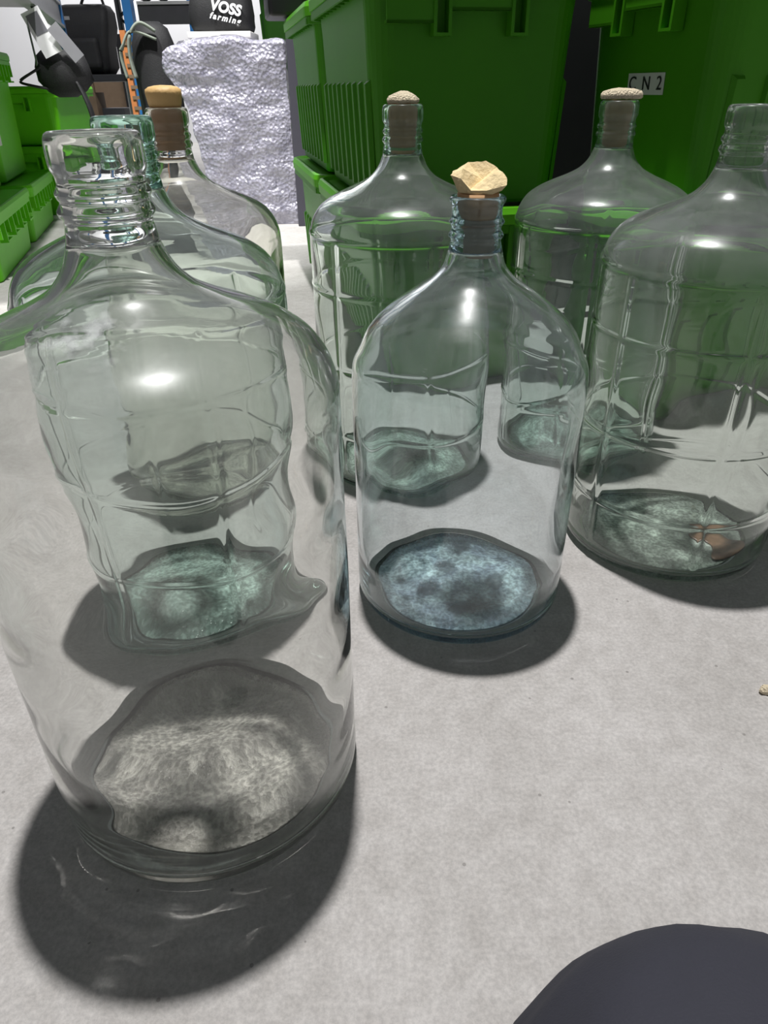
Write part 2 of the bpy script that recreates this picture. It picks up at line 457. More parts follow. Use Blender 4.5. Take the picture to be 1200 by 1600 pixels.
    if size == 'A':
        no = [(ro0, 0), (.0246, .006), (.0238, .010), (.0242, .0125), (.0258, .0145), (.0262, .0165), (.0250, .019), (.0236, .0215), (.0250, .0235), (.0256, .0258), (.0246, .028), (.0234, .0305), (.0238, .0345), (.0250, .0370), (.0256, .0410), (.0256, .0480), (.0250, .0525), (.0236, .0550), (.0222, .0555)]
    else:
        no = [(ro0, 0), (.0236, .006), (.0228, .010), (.0240, .013), (.0252, .0150), (.0244, .018), (.0228, .021), (.0226, .024), (.0240, .027), (.0250, .0295), (.0240, .032), (.0226, .035), (.0224, .041), (.0230, .046), (.0248, .0495), (.0252, .0525), (.0240, .0550), (.0222, .0555)]
    zs_ = [q[1] for q in no]; rs_ = [q[0] for q in no]
    fe = pchip([(a + 1e-6 * i, b) for i, (a, b) in enumerate(zip(zs_, rs_))])
    fine = np.unique(np.concatenate([np.linspace(0, .0555, 60), [.0553, .0554]]))
    outn = [(float(fe(np.array([a]))[0]), z0 + a * k) for a in fine]
    innn = [(.0206, z0 + .0553 * k), (.0198, z0 + .0535 * k), (.0194, z0 + .049 * k), (.0192, z0 + .035 * k), (.0192, z0 + .018 * k), (.0196, z0 + .008 * k), (ri0, z0)]
    wn = waves(rng, 5, 5, 0.02, 0.08, 0.00025)
    neck = link('neck', revolve('neck', outn + innn, True, lambda R, Z, T, pf: (wn(T, Z) * np.clip((Z - z0) / .006, 0, 1), 0 * R)), mats[2], t)
    for o in (body, base, neck):
        bmx = bmesh.new(); bmx.from_mesh(o.data)
        bmesh.ops.recalc_face_normals(bmx, faces=bmx.faces); bmx.to_mesh(o.data); bmx.free()
        o.cycles.is_caustics_caster = o is not base
    base.cycles.is_caustics_receiver = True
    return t

def base_mat(name, tint, scat, stip, pads=(), rim=0.08):
    """thick stippled bottom glass: part clear, part scattering"""
    m = bpy.data.materials.new(name); m.use_nodes = True
    nt = m.node_tree; nt.nodes.clear()
    o = nt.nodes.new('ShaderNodeOutputMaterial')
    tr = nt.nodes.new('ShaderNodeBsdfTransparent'); tr.inputs[0].default_value = (*tint, 1)
    di = nt.nodes.new('ShaderNodeBsdfDiffuse')
    gl = nt.nodes.new('ShaderNodeBsdfGlossy'); gl.inputs['Roughness'].default_value = 0.12
    tc = nt.nodes.new('ShaderNodeTexCoord')
    n1 = nt.nodes.new('ShaderNodeTexNoise'); n1.inputs['Scale'].default_value = 210; n1.inputs['Detail'].default_value = 3
    n2 = nt.nodes.new('ShaderNodeTexNoise'); n2.inputs['Scale'].default_value = 26; n2.inputs['Detail'].default_value = 4; n2.inputs['Distortion'].default_value = 0.8
    for n in (n1, n2): nt.links.new(tc.outputs['Object'], n.inputs['Vector'])
    b = nt.nodes.new('ShaderNodeBump'); b.inputs['Strength'].default_value = 1.0; b.inputs['Distance'].default_value = 0.006 * stip
    nt.links.new(n1.outputs[0], b.inputs['Height'])
    nt.links.new(b.outputs[0], gl.inputs['Normal']); nt.links.new(b.outputs[0], di.inputs['Normal'])
    rc = ramp(nt, 0.38, 0.66, tuple(c * 0.62 for c in scat), tuple(min(1, c * 1.25) for c in scat))
    nt.links.new(n2.outputs[0], rc.inputs[0]); nt.links.new(rc.outputs[0], di.inputs['Color'])
    r1 = ramp(nt, 0.40, 0.66, (0.42, 0.42, 0.42), (0.92, 0.92, 0.92))
    nt.links.new(n1.outputs[0], r1.inputs[0])
    fac = r1.outputs[0]
    # plain ring without stipple, and round plain pads
    sx = nt.nodes.new('ShaderNodeSeparateXYZ'); nt.links.new(tc.outputs['Object'], sx.inputs[0])
    cx = nt.nodes.new('ShaderNodeCombineXYZ'); nt.links.new(sx.outputs[0], cx.inputs[0]); nt.links.new(sx.outputs[1], cx.inputs[1])
    for (px_, py_, ra, rb_, lo) in [(0, 0, rim + .004, rim - .004, .55)] + [(a, b_, .008, .017, .30) for a, b_ in pads]:
        di_ = nt.nodes.new('ShaderNodeVectorMath'); di_.operation = 'DISTANCE'; di_.inputs[1].default_value = (px_, py_, 0)
        nt.links.new(cx.outputs[0], di_.inputs[0])
        mp = nt.nodes.new('ShaderNodeMapRange'); mp.interpolation_type = 'SMOOTHSTEP'
        mp.inputs[1].default_value = ra if ra < rb_ else ra; mp.inputs[2].default_value = rb_
        mp.inputs[3].default_value = lo; mp.inputs[4].default_value = 1.0
        if ra > rb_:
            mp.inputs[1].default_value = rb_; mp.inputs[2].default_value = ra
            mp.inputs[3].default_value = 1.0; mp.inputs[4].default_value = lo
        nt.links.new(di_.outputs['Value'], mp.inputs[0])
        mu_ = nt.nodes.new('ShaderNodeMath'); mu_.operation = 'MULTIPLY'
        nt.links.new(fac, mu_.inputs[0]); nt.links.new(mp.outputs[0], mu_.inputs[1]); fac = mu_.outputs[0]
    m1 = nt.nodes.new('ShaderNodeMixShader'); nt.links.new(fac, m1.inputs[0])
    nt.links.new(tr.outputs[0], m1.inputs[1]); nt.links.new(di.outputs[0], m1.inputs[2])
    m2 = nt.nodes.new('ShaderNodeMixShader'); m2.inputs[0].default_value = 0.07
    nt.links.new(m1.outputs[0], m2.inputs[1]); nt.links.new(gl.outputs[0], m2.inputs[2])
    nt.links.new(m2.outputs[0], o.inputs[0])
    return m

BLUE_PADS = [(-.012, .020), (.042, -.012), (-.036, -.020), (-.004, -.060), (.012, .066)]
def glass_set(nm, tint, btint, scat, stip, dust, smudge=None, ntint=None):
    return (glass_mat(nm + '_glass', tint, dust, smudge=smudge, shoulder=0.285 if nm == 'blue' else 0.352),
            base_mat(nm + '_base_glass', btint, scat, stip, BLUE_PADS if nm == 'blue' else (), 0.084 if nm != 'blue' else 0.080),
            glass_mat(nm + '_neck_glass', ntint or tint, dust * 0.5))

POS = {1: (-.1527, .4207), 2: (-.2175, .6740), 3: (-.2572, .9706), 4: (.0299, 1.0021), 5: (.0871, .6717), 6: (.3203, 1.0681), 7: (.3684, .7827)}
carboy(POS[1], 'A', glass_set('clear', (.985, .988, .980), (.96, .965, .94), (.74, .72, .66), 1.0, 0.036, ((-.006, -.062, .4035), .034, .75)), 11, None, 0.00048,
       'large smooth clear glass carboy without stopper, nearest the camera at left')
carboy(POS[2], 'A', glass_set('teal', (.950, .982, .972), (.86, .95, .92), (.56, .70, .64), 0.3, 0.030, ntint=(.86, .96, .93)), 22, ((.283, .183, .085), -118, 6), 0.0004,
       'teal tinted ribbed glass carboy with open neck, directly behind the nearest clear carboy')
carboy(POS[3], 'A', glass_set('warm', (.985, .985, .965), (.94, .95, .90), (.5, .5, .45), 0.3, 0.032), 33, None, 0.0004,
       'clear carboy with a domed yellow stopper, before the bubble wrap at left back')
carboy(POS[4], 'A', glass_set('pale_green', (.955, .982, .968), (.86, .95, .90), (.56, .68, .60), 0.3, 0.052, ntint=(.90, .97, .94)), 44, ((.283, .183, .085), -134, 6), 0.0005,
       'pale green ribbed glass carboy with crumbly topped stopper, behind the blue based carboy')
carboy(POS[5], 'B', glass_set('blue', (.962, .982, .988), (.70, .84, .92), (.60, .79, .92), 0.7, 0.040, ntint=(.86, .93, .96)), 55, None, 0.0003,
       'smaller smooth glass carboy with blue base and torn foam stopper, centre of the floor')
carboy(POS[6], 'A', glass_set('green', (.945, .978, .958), (.85, .94, .89), (.54, .66, .60), 0.3, 0.070, ntint=(.88, .96, .92)), 66, ((.283, .183, .085), -110, 6), 0.0005,
       'dusty green ribbed carboy with flat foam stopper, at right back against the green totes')
car7 = carboy(POS[7], 'A', glass_set('grey_green', (.958, .978, .964), (.86, .93, .90), (.64, .74, .66), 0.9, 0.072, ntint=(.95, .97, .95)), 77, ((.281, .172, .083), -153.5, 6), 0.0005,
       'ribbed carboy with open neck and brown residue at its bottom, right edge of photo')

# dried brown residue in the right-hand carboy
def blob_patch(pts, z, h, name, mat, parent, seed):
    rng = random.Random(seed)
    bm = bmesh.new()
    n = len(pts)
    c = (sum(q[0] for q in pts) / n, sum(q[1] for q in pts) / n)
    ring_sets = []
    for s, hh in ((1.0, 0.0), (0.93, 0.6), (0.7, 0.9), (0.35, 1.0)):
        ring_sets.append([(c[0] + (x - c[0]) * s, c[1] + (y - c[1]) * s, z + h * hh) for x, y in pts])
    loft(bm, ring_sets)
    return obj(name, bm, mat, parent, True)
m, nt, p = newmat('brown_residue')
tc = nt.nodes.new('ShaderNodeTexCoord'); n = nt.nodes.new('ShaderNodeTexNoise'); n.inputs['Scale'].default_value = 45; n.inputs['Detail'].default_value = 6
nt.links.new(tc.outputs['Object'], n.inputs['Vector'])
r = ramp(nt, 0.35, 0.7, (0.055, 0.024, 0.012), (0.27, 0.17, 0.10)); nt.links.new(n.outputs[0], r.inputs[0]); nt.links.new(r.outputs[0], p.inputs['Base Color'])
p.inputs['Roughness'].default_value = 0.35
MAT['residue'] = m
pts = []
for q in [(.020, -.020), (.034, -.010), (.050, -.020), (.058, -.040), (.072, -.048), (.070, -.064), (.052, -.078), (.030, -.086), (.022, -.082), (.030, -.064), (.030, -.048), (.016, -.034)]:
    pts.append((q[0], q[1], 0))
pts = [(.010 + q.x * 1.12, .004 + q.y * 1.08) for q in smooth_path(pts + [pts[0]], 4)][:-1]
res = blob_patch(pts, 0.0112, 0.0016, 'residue', MAT['residue'], car7, 3)
res['label'] = 'dried brown residue'

# ------------------------------------------------------------------ stoppers
def lump(bm, rings, seed, amp, n=40, freq=60):
    vr = []
    for (r, z, ox, oy) in rings:
        ring = []
        for i in range(n):
            a = 2 * math.pi * i / n
            pnt = Vector((ox + r * math.cos(a), oy + r * math.sin(a), z))
            d = noise.noise(pnt * freq + Vector((seed * 7.3, seed, 0)))
            e = noise.noise(pnt * freq * 3 + Vector((seed, 0, seed * 3)))
            k = 1 + amp * (d + 0.5 * e)
            ring.append((ox + r * k * math.cos(a), oy + r * k * math.sin(a), z + 0.002 * amp * 4 * e))
        vr.append(ring)
    loft(bm, vr)

def stopper(pos, zt, label):
    t = empty('stopper', (pos[0], pos[1], zt))
    tag(t, label, 'stopper', 'foam stoppers in the carboy necks')
    return t

# domed yellow stopper
t = stopper(POS[3], .495, 'smooth domed yellow stopper, in the carboy before the bubble wrap')
bm = bmesh.new(); lump(bm, [(.0175, -.045, 0, 0), (.0183, -.030, 0, 0), (.0186, -.006, 0, 0), (.0188, .0008, 0, 0)], 1, .01, 48, 30); obj('plug', bm, MAT['plug'], t, True)
bm = bmesh.new(); lump(bm, [(.0186, .0010, 0, 0), (.0196, .003, 0, 0), (.0208, .009, 0, 0), (.0214, .0150, 0, 0), (.0206, .0185, 0, 0), (.0165, .0212, 0, 0), (.010, .0226, 0, 0), (.003, .0230, 0, 0)], 2, .03, 48, 40); obj('head', bm, MAT['stopper_yellow'], t, True)
# crumbly stopper
t = stopper(POS[4], .495, 'stopper with crumbly cream top, in the back middle carboy')
bm = bmesh.new(); lump(bm, [(.0165, -.048, 0, 0), (.0178, -.030, 0, 0), (.0184, -.006, 0, 0), (.0186, .0008, 0, 0)], 3, .015, 48, 40); obj('plug', bm, MAT['plug'], t, True)
bm = bmesh.new(); lump(bm, [(.0188, .0010, 0, 0), (.0200, .0025, 0, 0), (.0200, .0050, .0, 0), (.0172, .0085, .000, 0), (.0120, .0110, .000, 0), (.0060, .0132, .000, 0), (.002, .0140, .000, 0)], 4, .10, 56, 130); obj('head', bm, MAT['stopper_pale'], t, True)
# flat foam stopper with an overhanging edge
t = stopper(POS[6], .495, 'flat slab topped foam stopper, in the dusty right back carboy')
bm = bmesh.new(); lump(bm, [(.0160, -.054, 0, 0), (.0176, -.030, 0, 0), (.0184, -.006, 0, 0), (.0186, .0003, 0, 0)], 5, .02, 48, 40); obj('plug', bm, MAT['plug'], t, True)
bm = bmesh.new()
outl = [(-.027, .000), (-.022, -.012), (-.010, -.019), (.006, -.020), (.019, -.018), (.026, -.010), (.026, .006), (.018, .014), (.004, .018), (-.012, .015), (-.022, .009)]
outl = [(q.x, q.y) for q in smooth_path([(a, b, 0) for a, b in outl + [outl[0]]], 4)][:-1]
def jit(s, z, sd): return [(x * s * (1 + .04 * noise.noise(Vector((x * 160, y * 160, sd)))), y * s, z + .0014 * noise.noise(Vector((x * 220, y * 220, sd + 3)))) for x, y in outl]
loft(bm, [jit(.95, .0014, 0), jit(1.0, .003, 1), jit(.99, .007, 2), jit(.90, .0105, 3), jit(.55, .0125, 4), jit(.15, .0135, 5)]); obj('head', bm, MAT['stopper_pale'], t, True)
bm = bmesh.new(); lump(bm, [(.003, -.0165, .006, -.0085), (.0065, -.013, .005, -.0085), (.009, -.007, .003, -.0075), (.0100, -.001, .002, -.007)], 6, .12, 24, 150)
# torn foam stopper
t = stopper(POS[5], .4304, 'torn folded chunk of tan foam, stuffed in the blue based carboy')
bm = bmesh.new(); lump(bm, [(.0135, -.052, .003, 0), (.0145, -.040, .003, 0), (.0150, -.024, .003, 0), (.0140, -.0215, .003, 0)], 7, .02, 40, 50); s = obj('insert', bm, MAT['plug_pale'], t, True); s['label'] = 'paler rolled insert'
bm = bmesh.new(); lump(bm, [(.0150, -.0212, .002, 0), (.0176, -.014, .001, 0), (.0182, -.004, 0, 0), (.0184, .0020, 0, 0)], 8, .02, 40, 50); obj('plug', bm, MAT['plug'], t, True)
bm = bmesh.new()
# the chunk: a faceted folded lump, high ridge at the back, flap folded to the front right
V = [(-.022, -.010, .003), (-.006, -.019, .002), (.012, -.019, .002), (.024, -.008, .004), (.024, .008, .004), (.008, .018, .003), (-.014, .015, .003),
     (-.030, -.004, .017), (-.026, .010, .019), (-.010, .016, .026), (.008, .014, .027), (.019, .006, .0225), (.029, -.004, .0145), (.027, -.013, .009), (.006, -.021, .0055), (-.010, -.019, .0055), (-.021, -.014, .0155),
     (-.018, -.004, .0225), (.004, .003, .0125), (.014, -.006, .0185), (-.009, -.011, .0065)]
vs = [bm.verts.new((q[0] * .84, q[1] * .84, .0022 + (q[2] - .002) * .95)) for q in V]
F = [(0, 6, 5, 4, 3, 2, 1), (0, 1, 15, 16), (1, 2, 14, 15), (2, 3, 13, 14), (3, 4, 12, 13), (4, 11, 12), (4, 5, 10, 11), (5, 6, 9, 10), (6, 8, 9), (6, 0, 7, 8), (0, 16, 7),
     (7, 16, 17), (7, 17, 8), (8, 17, 9), (9, 17, 18, 10), (10, 18, 11), (11, 18, 19), (11, 19, 12), (12, 19, 13), (13, 19, 14), (14, 19, 20), (14, 20, 15), (15, 20, 16), (16, 20, 17), (17, 20, 18), (18, 20, 19)]
for f in F: bm.faces.new([vs[i] for i in f])
bmesh.ops.recalc_face_normals(bm, faces=bm.faces)
bmesh.ops.triangulate(bm, faces=bm.faces)
bmesh.ops.subdivide_edges(bm, edges=bm.edges, cuts=3, use_grid_fill=True)
for v_ in bm.verts: v_.co += v_.co.normalized() * 0.0012 * noise.noise(v_.co * 160)
obj('head', bm, MAT['stopper'], t, False)

# crumb of foam on the floor
bm = bmesh.new(); bmesh.ops.create_icosphere(bm, subdivisions=3, radius=1)
for v_ in bm.verts:
    k = 1 + 0.35 * noise.noise(v_.co * 1.7 + Vector((3, 1, 9)))
    v_.co = Vector((v_.co.x * .008 * k, v_.co.y * .0055 * k, max(v_.co.z, -.6) * .0045 * k + .0028))
tag(obj('foam_crumb', bm, MAT['stopper_pale'], None, True, (.3755, .489, .0002)), 'small cream foam crumb lying on the floor at the right edge', 'crumb')

# ------------------------------------------------------------------ totes
def tote(name_loc, rz, L, Wd, H, label, mat='green', ribs=True, lid=True, group='green plastic totes', slots=True, sticker=None, lipdrop=.014, big=False):
    """origin: near corner of the top outline at floor of the tote; x along the long side, y along the short side"""
    t = empty('storage_tote', name_loc, rz)
    tag(t, label, 'storage box', group)
    cx, cyy = L / 2, Wd / 2
    ins = 0.034
    lidh = 0.030 if lid else 0.0
    ht = H - lidh - 0.001
    lip = 0.018
    bm = bmesh.new()
    def ring(i, z, r): return rrect(L - 2 * i, Wd - 2 * i, max(r - i * 0.3, .004), z, 6, cx, cyy)
    loft(bm, [ring(ins + .004, 0.0005, .04), ring(ins, .006, .04), ring(lip + .003, ht - .04, .045), ring(lip, ht - .004, .045), ring(lip + .004, ht - .004, .045), ring(ins + .006, .012, .04)])
    if ribs:   # fluted long sides
        for sgn in (0, 1):
            for k in range(9):
                u = L * (0.10 + 0.10 * k)
                zt_, zb_ = ht * 0.60, 0.02
                def yo(z, e):
                    off = ins + (lip + .003 - ins) * z / (ht - .04) - e
                    return off if sgn == 0 else Wd - off
                a = [(u - .011, yo(zb_, -.002), zb_), (u + .011, yo(zb_, -.002), zb_), (u + .007, yo(zb_, .006), zb_), (u - .007, yo(zb_, .006), zb_)]
                b_ = [(u - .011, yo(zt_, -.002), zt_), (u + .011, yo(zt_, -.002), zt_), (u + .007, yo(zt_, .006), zt_ - .006), (u - .007, yo(zt_, .006), zt_ - .006)]
                loft(bm, [a, b_])
    obj('body', bm, MAT[mat], t)
    # rim: a skirt all round with hanging handle slots on the short ends
    bm = bmesh.new()
    loft(bm, [ring(0.0, ht - lipdrop, .05), ring(0.0, ht, .05), ring(lip + .002, ht, .045), ring(lip + .002, ht - .006, .045), ring(.005, ht - .006, .05), ring(.005, ht - lipdrop, .05)], loop=True)
    if slots:
        for sx in (0, 1):
            def X(a, b): return (a, b) if sx == 0 else (L - b, L - a)
            for u in (Wd * .34, Wd * .66):
                xs = X(-.002, .020)
                for (y0, y1) in ((u - .014, u - .009), (u + .009, u + .014)):
                    bx(bm, xs[0], xs[1], y0, y1, ht - .066, ht - .002)
                bx(bm, xs[0], xs[1], u - .014, u + .014, ht - .070, ht - .066)
            xs = X(.001, .008)
            bx(bm, xs[0], xs[1], Wd * .34 + .014, Wd * .66 - .014, ht - .038, ht - .008)
            bx(bm, xs[0], xs[1], Wd * .66 + .014, Wd - .045, ht - .054, ht - .008)
            xs = X(.001, .019)
            bx(bm, xs[0], xs[1], Wd * .34 + .014, Wd * .66 - .014, ht - .038, ht - .034)
            bx(bm, xs[0], xs[1], Wd * .66 + .014, Wd - .045, ht - .054, ht - .050)
        if big:                # deep handle ribs under the rim
            for sy in (0, 1):
                for k in range(9):
                    u = L * (k + .6) / 9.2
                    hd = .075 if k % 2 else .055
                    y0, y1 = (.001, .024) if sy == 0 else (Wd - .024, Wd - .001)
                    bx(bm, u - .004, u + .004, y0, y1, ht - hd, ht - .004)
                    if k % 2 and k < 8:
                        bx(bm, u, u + L / 9.2, y0, y1, ht - hd, ht - hd + .006)
        for sy in (0, 1):      # little ribs under the rim on the long sides
            for k in range(12):
                u = L * (k + .8) / 12.6
                y0, y1 = (.001, .020) if sy == 0 else (Wd - .020, Wd - .001)
                bx(bm, u - .0025, u + .0025, y0, y1, ht - .014, ht - .004)
    obj('rim', bm, MAT[mat], t)
    if lid:
        bm = bmesh.new()
        loft(bm, [ring(-.003, ht + .001, .05), ring(-.004, ht + .018, .05), ring(.0, ht + lidh - .002, .05), ring(.006, ht + lidh, .05), ring(.020, ht + lidh - .006, .045), ring(.030, ht + lidh - .006, .045)])
        obj('lid', bm, MAT['green_lid_lit' if mat == 'green' else mat], t)
    if sticker:
        face, u, z, sw_, sh, text = sticker
        # paper sticker on an end (x = 0) or a long side (y = 0)
        off = ins + (lip + .003 - ins) * z / (ht - .04) - .0012
        slope = math.atan((ins - lip - .003) / (ht - .04))
        bm = bmesh.new(); bx(bm, -sw_ / 2, sw_ / 2, -.0004, .0004, -sh / 2, sh / 2)
        s = obj('label', bm, MAT['paper'], t)
        s['label'] = 'pale paper sticker'
        if face == 'end':
            s.matrix_local = Matrix.Translation((off, u, z)) @ Matrix.Rotation(rad(-90), 4, 'Z') @ Matrix.Rotation(slope, 4, 'X')
        else:
            s.matrix_local = Matrix.Translation((u, off, z)) @ Matrix.Rotation(slope, 4, 'X')
        if text:
            cu = bpy.data.curves.new('lettering', 'FONT'); cu.body = text; cu.size = sh * 0.9; cu.align_x = 'CENTER'; cu.align_y = 'CENTER'
            cu.extrude = 0.0003; cu.space_character = 1.25
            to = bpy.data.objects.new('tmp', cu); COL.objects.link(to)
            dg = bpy.context.evaluated_depsgraph_get()
            me = bpy.data.meshes.new_from_object(to.evaluated_get(dg))
            bpy.data.objects.remove(to)
            me.transform(Matrix.Rotation(rad(90), 4, 'X')); me.materials.clear()
            lt_ = link('lettering', me, MAT['ink'], s, (0, -.0012, 0))
    return t

# stack beside the corked carboys: short end towards the camera
rzA = math.atan2(.98, -.20)                   # long side direction
eA = Vector((-.20, .98, 0)).normalized()
fA = Vector((.98, .20, 0)).normalized()
def place(c, along, z): return (c.x + along.x * z[0], c.y + along.y * z[0], z[1])
cA = Vector((-.030, 1.255, 0))
# local y axis must be 90 deg left of the long axis; so start from the right-hand corner and run y to the left
cAr = cA + fA * .385
for (s_, z_, lab) in ((0.0, 0.0, 'lower green tote behind the crumbly and flat stoppered carboys'),
                      (0.0, .335, 'upper lidded green tote facing the camera, behind the back middle carboy'),
                      (0.615, 0.0, 'lower green tote at the back, beside the dark grey board'),
                      (0.615, .335, 'upper lidded green tote at the back, beside the dark grey board')):
    q = cAr + eA * s_
    tote((q.x, q.y, z_), math.atan2(eA.y, eA.x), .60, .385, .334 if z_ == 0 else .345, lab, mat='green' if z_ else 'green', group='green totes stacked behind the carboys')
# stack at the right: short end turned to the left
eB = Vector((.94, .33, 0)).normalized()
cB = Vector((.466, 1.122, 0))
for (z_, h_, lab, st) in ((0.0, .334, 'lower green tote behind the right edge carboy', None),
                      (.335, .345, 'upper green tote with a numbered paper sticker on its end, at right', ('end', .185, .178, .090, .030, 'C N 2'))):
    tote((cB.x, cB.y, z_), math.atan2(eB.y, eB.x), .60, .374, h_, lab, group='green totes at the right', sticker=st)
bm = bmesh.new(); bx(bm, .34, .86, 1.86, 1.90, 0, .95); bevel(bm, .004)  # panel added so the gap between the stacks reads black
tag(obj('gap_dark_panel', bm, MAT['black_plastic']), 'added black panel darkening the gap between the two right hand tote stacks', 'board')
# left row
eC = Vector((-.26, .966, 0)).normalized()
cC = Vector((-1.14, 2.20, 0))
def left(s_, z_, L_, H_, lab, inset=0.0, **kw):
    # long axis runs towards the camera so that the side seen from the aisle is local y = 0
    q = cC + eC * (s_ + L_) + Vector((-eC.y, eC.x, 0)) * inset
    # long axis direction reversed: local y then points to the right; use the mirrored corner
    q2 = cC + eC * s_ + Vector((-eC.y, eC.x, 0)) * inset
    return tote((q2.x, q2.y, z_), math.atan2(eC.y, eC.x), L_, .40, H_, lab, group='green totes along the left', **kw)
left(0.02, 0.0, .68, .212, 'low green tote with bright ribbed rim, front bottom of the left row', ribs=False, mat='green_lime', big=True)
left(.73, 0.0, .66, .212, 'low green tote farther along the bottom of the left row', ribs=False, mat='green_lime', big=True)
left(.12, .213, .65, .475, 'tall green tote at the left edge, stacked on the low front tote', inset=.06, ribs=False, mat='green_lime', big=True)
left(.78, .213, .60, .44, 'tall green tote with a pale strip label on its side, left row', inset=.06, ribs=False, mat='green_lime', big=True, sticker=('side', .09, .20, .05, .15, None))
for z_, h_, lab in ((0.0, .30, 'far lower green tote at the end of the left row'), (.301, .235, 'far upper green tote at the end of the left row, under the black bag')):
    tote((-1.44, 3.62, z_), rad(93), .60, .40, h_, lab, ribs=False, mat='green_lime', group='green totes along the left')

# stack of totes behind the bubble wrap
q = at(398, 40, 3.95)
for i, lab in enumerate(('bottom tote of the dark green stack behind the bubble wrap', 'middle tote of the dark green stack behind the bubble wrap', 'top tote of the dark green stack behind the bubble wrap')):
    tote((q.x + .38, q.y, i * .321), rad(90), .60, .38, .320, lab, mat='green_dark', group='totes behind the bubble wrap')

# ------------------------------------------------------------------ bubble-wrapped bundle
bm = bmesh.new()
BWH = .668
bmesh.ops.create_grid(bm, x_segments=2, y_segments=2, size=1)
bm.clear()
nx, nz, ny = 110, 150, 30
def bw(u, v_, s):
    return None
outline = []
def side_x(z):
    left_ = np.interp(z, [0, .14, .27, .41, .50, .575, .64, .68], [-.72, -.74, -.755, -.775, -.80, -.86, -.855, -.80])
    return left_, np.interp(z, [0, .68], [-.352, -.372])
rings = []
for k in range(nz + 1):
    z = BWH * k / nz
    a, b_ = side_x(z)
    d0, d1 = 3.30, 3.62
    pts = []
    per = [(a, d0), (b_, d0), (b_, d1), (a, d1)]
    segs = [nx, ny, nx, ny]
    for si in range(4):
        p0 = per[si]; p1 = per[(si + 1) % 4]
        for j in range(segs[si]):
            t_ = j / segs[si]
            pts.append((p0[0] + (p1[0] - p0[0]) * t_, p0[1] + (p1[1] - p0[1]) * t_, z))
    rings.append(pts)
# closing top, sagging folds
for s_, dz in ((.96, .008), (.85, .014), (.6, .010), (.2, .004)):
    last = rings[nz]; cxx = sum(q[0] for q in last) / len(last); cyy = sum(q[1] for q in last) / len(last)
    rings.append([(cxx + (q[0] - cxx) * s_, cyy + (q[1] - cyy) * s_, BWH + dz) for q in last])
loft(bm, rings)
bm.normal_update()
for v_ in bm.verts:
    c = v_.co
    if c.z < .002: continue
    d = .016 * noise.noise(c * 7) + .012 * noise.noise(Vector((c.x * 9, c.y * 9, c.z * 20)) + Vector((5, 0, 0))) + .001 * noise.noise(c * 60)
    v_.co = c + v_.normal * d + Vector((0, 0, .012 * noise.noise(Vector((c.x * 12, c.y * 5, 0))) * (c.z / BWH)))
tag(obj('bubble_wrap_bundle', bm, MAT['bubble'], None, True), 'tall bundle wrapped in crumpled clear bubble wrap, at the end of the aisle', 'wrapped bundle')

# white foam slab on the bundle
a = at(296, 55, 3.42); b_ = at(394, 52, 3.42)
bm = bmesh.new(); bx(bm, a.x, b_.x, 3.38, 3.60, .688, .712); bevel(bm, .004)
tag(obj('foam_slab', bm, MAT['white'], None, True), 'thin white slab lying on top of the bubble wrap bundle', 'slab')

# black printed sack on the slab
t = empty('printed_sack', ((a.x + b_.x) / 2, 3.50, .713)); tag(t, 'black sack with white lettering, sitting on the white slab', 'bag')
bm = bmesh.new()
wx = (b_.x - a.x) / 2
rg = []
for z_, k_, dp in ((0, .93, .070), (.02, 1.0, .082), (.06, .99, .086), (.11, .93, .080), (.16, .84, .068), (.20, .74, .05), (.23, .60, .034), (.245, .5, .02)):
    rg.append(rrect(2 * wx * k_, 2 * dp, min(.05, dp * .8), z_, 8))
loft(bm, rg)
bmesh.ops.subdivide_edges(bm, edges=bm.edges, cuts=1)
for v_ in bm.verts: v_.co += Vector((v_.co.x, v_.co.y, 0)).normalized() * .006 * noise.noise(v_.co * 22) if v_.co.xy.length > .001 else Vector((0, 0, 0))
obj('sack', bm, MAT['black'], t, True)
def text_mesh(name, body, size, mat, parent, mtx, shear=0.0, bold=0.0, sp=1.0):
    cu = bpy.data.curves.new(name, 'FONT'); cu.body = body; cu.size = size; cu.align_x = 'CENTER'; cu.align_y = 'CENTER'
    cu.extrude = 0.0008; cu.shear = shear; cu.offset = bold; cu.space_character = sp
    to = bpy.data.objects.new('tmp', cu); COL.objects.link(to)
    dg = bpy.context.evaluated_depsgraph_get()
    me = bpy.data.meshes.new_from_object(to.evaluated_get(dg)); bpy.data.objects.remove(to)
    me.materials.clear()
    o = link(name, me, mat, parent); o.matrix_local = mtx
    return o
fr = Matrix.Rotation(rad(86), 4, 'X')
text_mesh('lettering', 'VOSS', .050, MAT['white_print'], t, Matrix.Translation((.032, -.0945, .076)) @ Matrix.Rotation(rad(11), 4, 'Y') @ fr, .15, .0022, 1.05)
text_mesh('lettering', 'farming', .030, MAT['white_print'], t, Matrix.Translation((.026, -.0965, .042)) @ Matrix.Rotation(rad(11), 4, 'Y') @ fr, .3, .0010, 1.35)

# dark grey upright board
bm = bmesh.new()
p0 = at(442, 0, 3.24); p1 = at(496, 0, 3.24)
bx(bm, p0.x, p0.x + .115, 3.235, 3.265, 0.0, 1.35); bevel(bm, .003)
tag(obj('grey_board', bm, MAT['board']), 'tall dark grey board standing upright right of the bubble wrap', 'board')
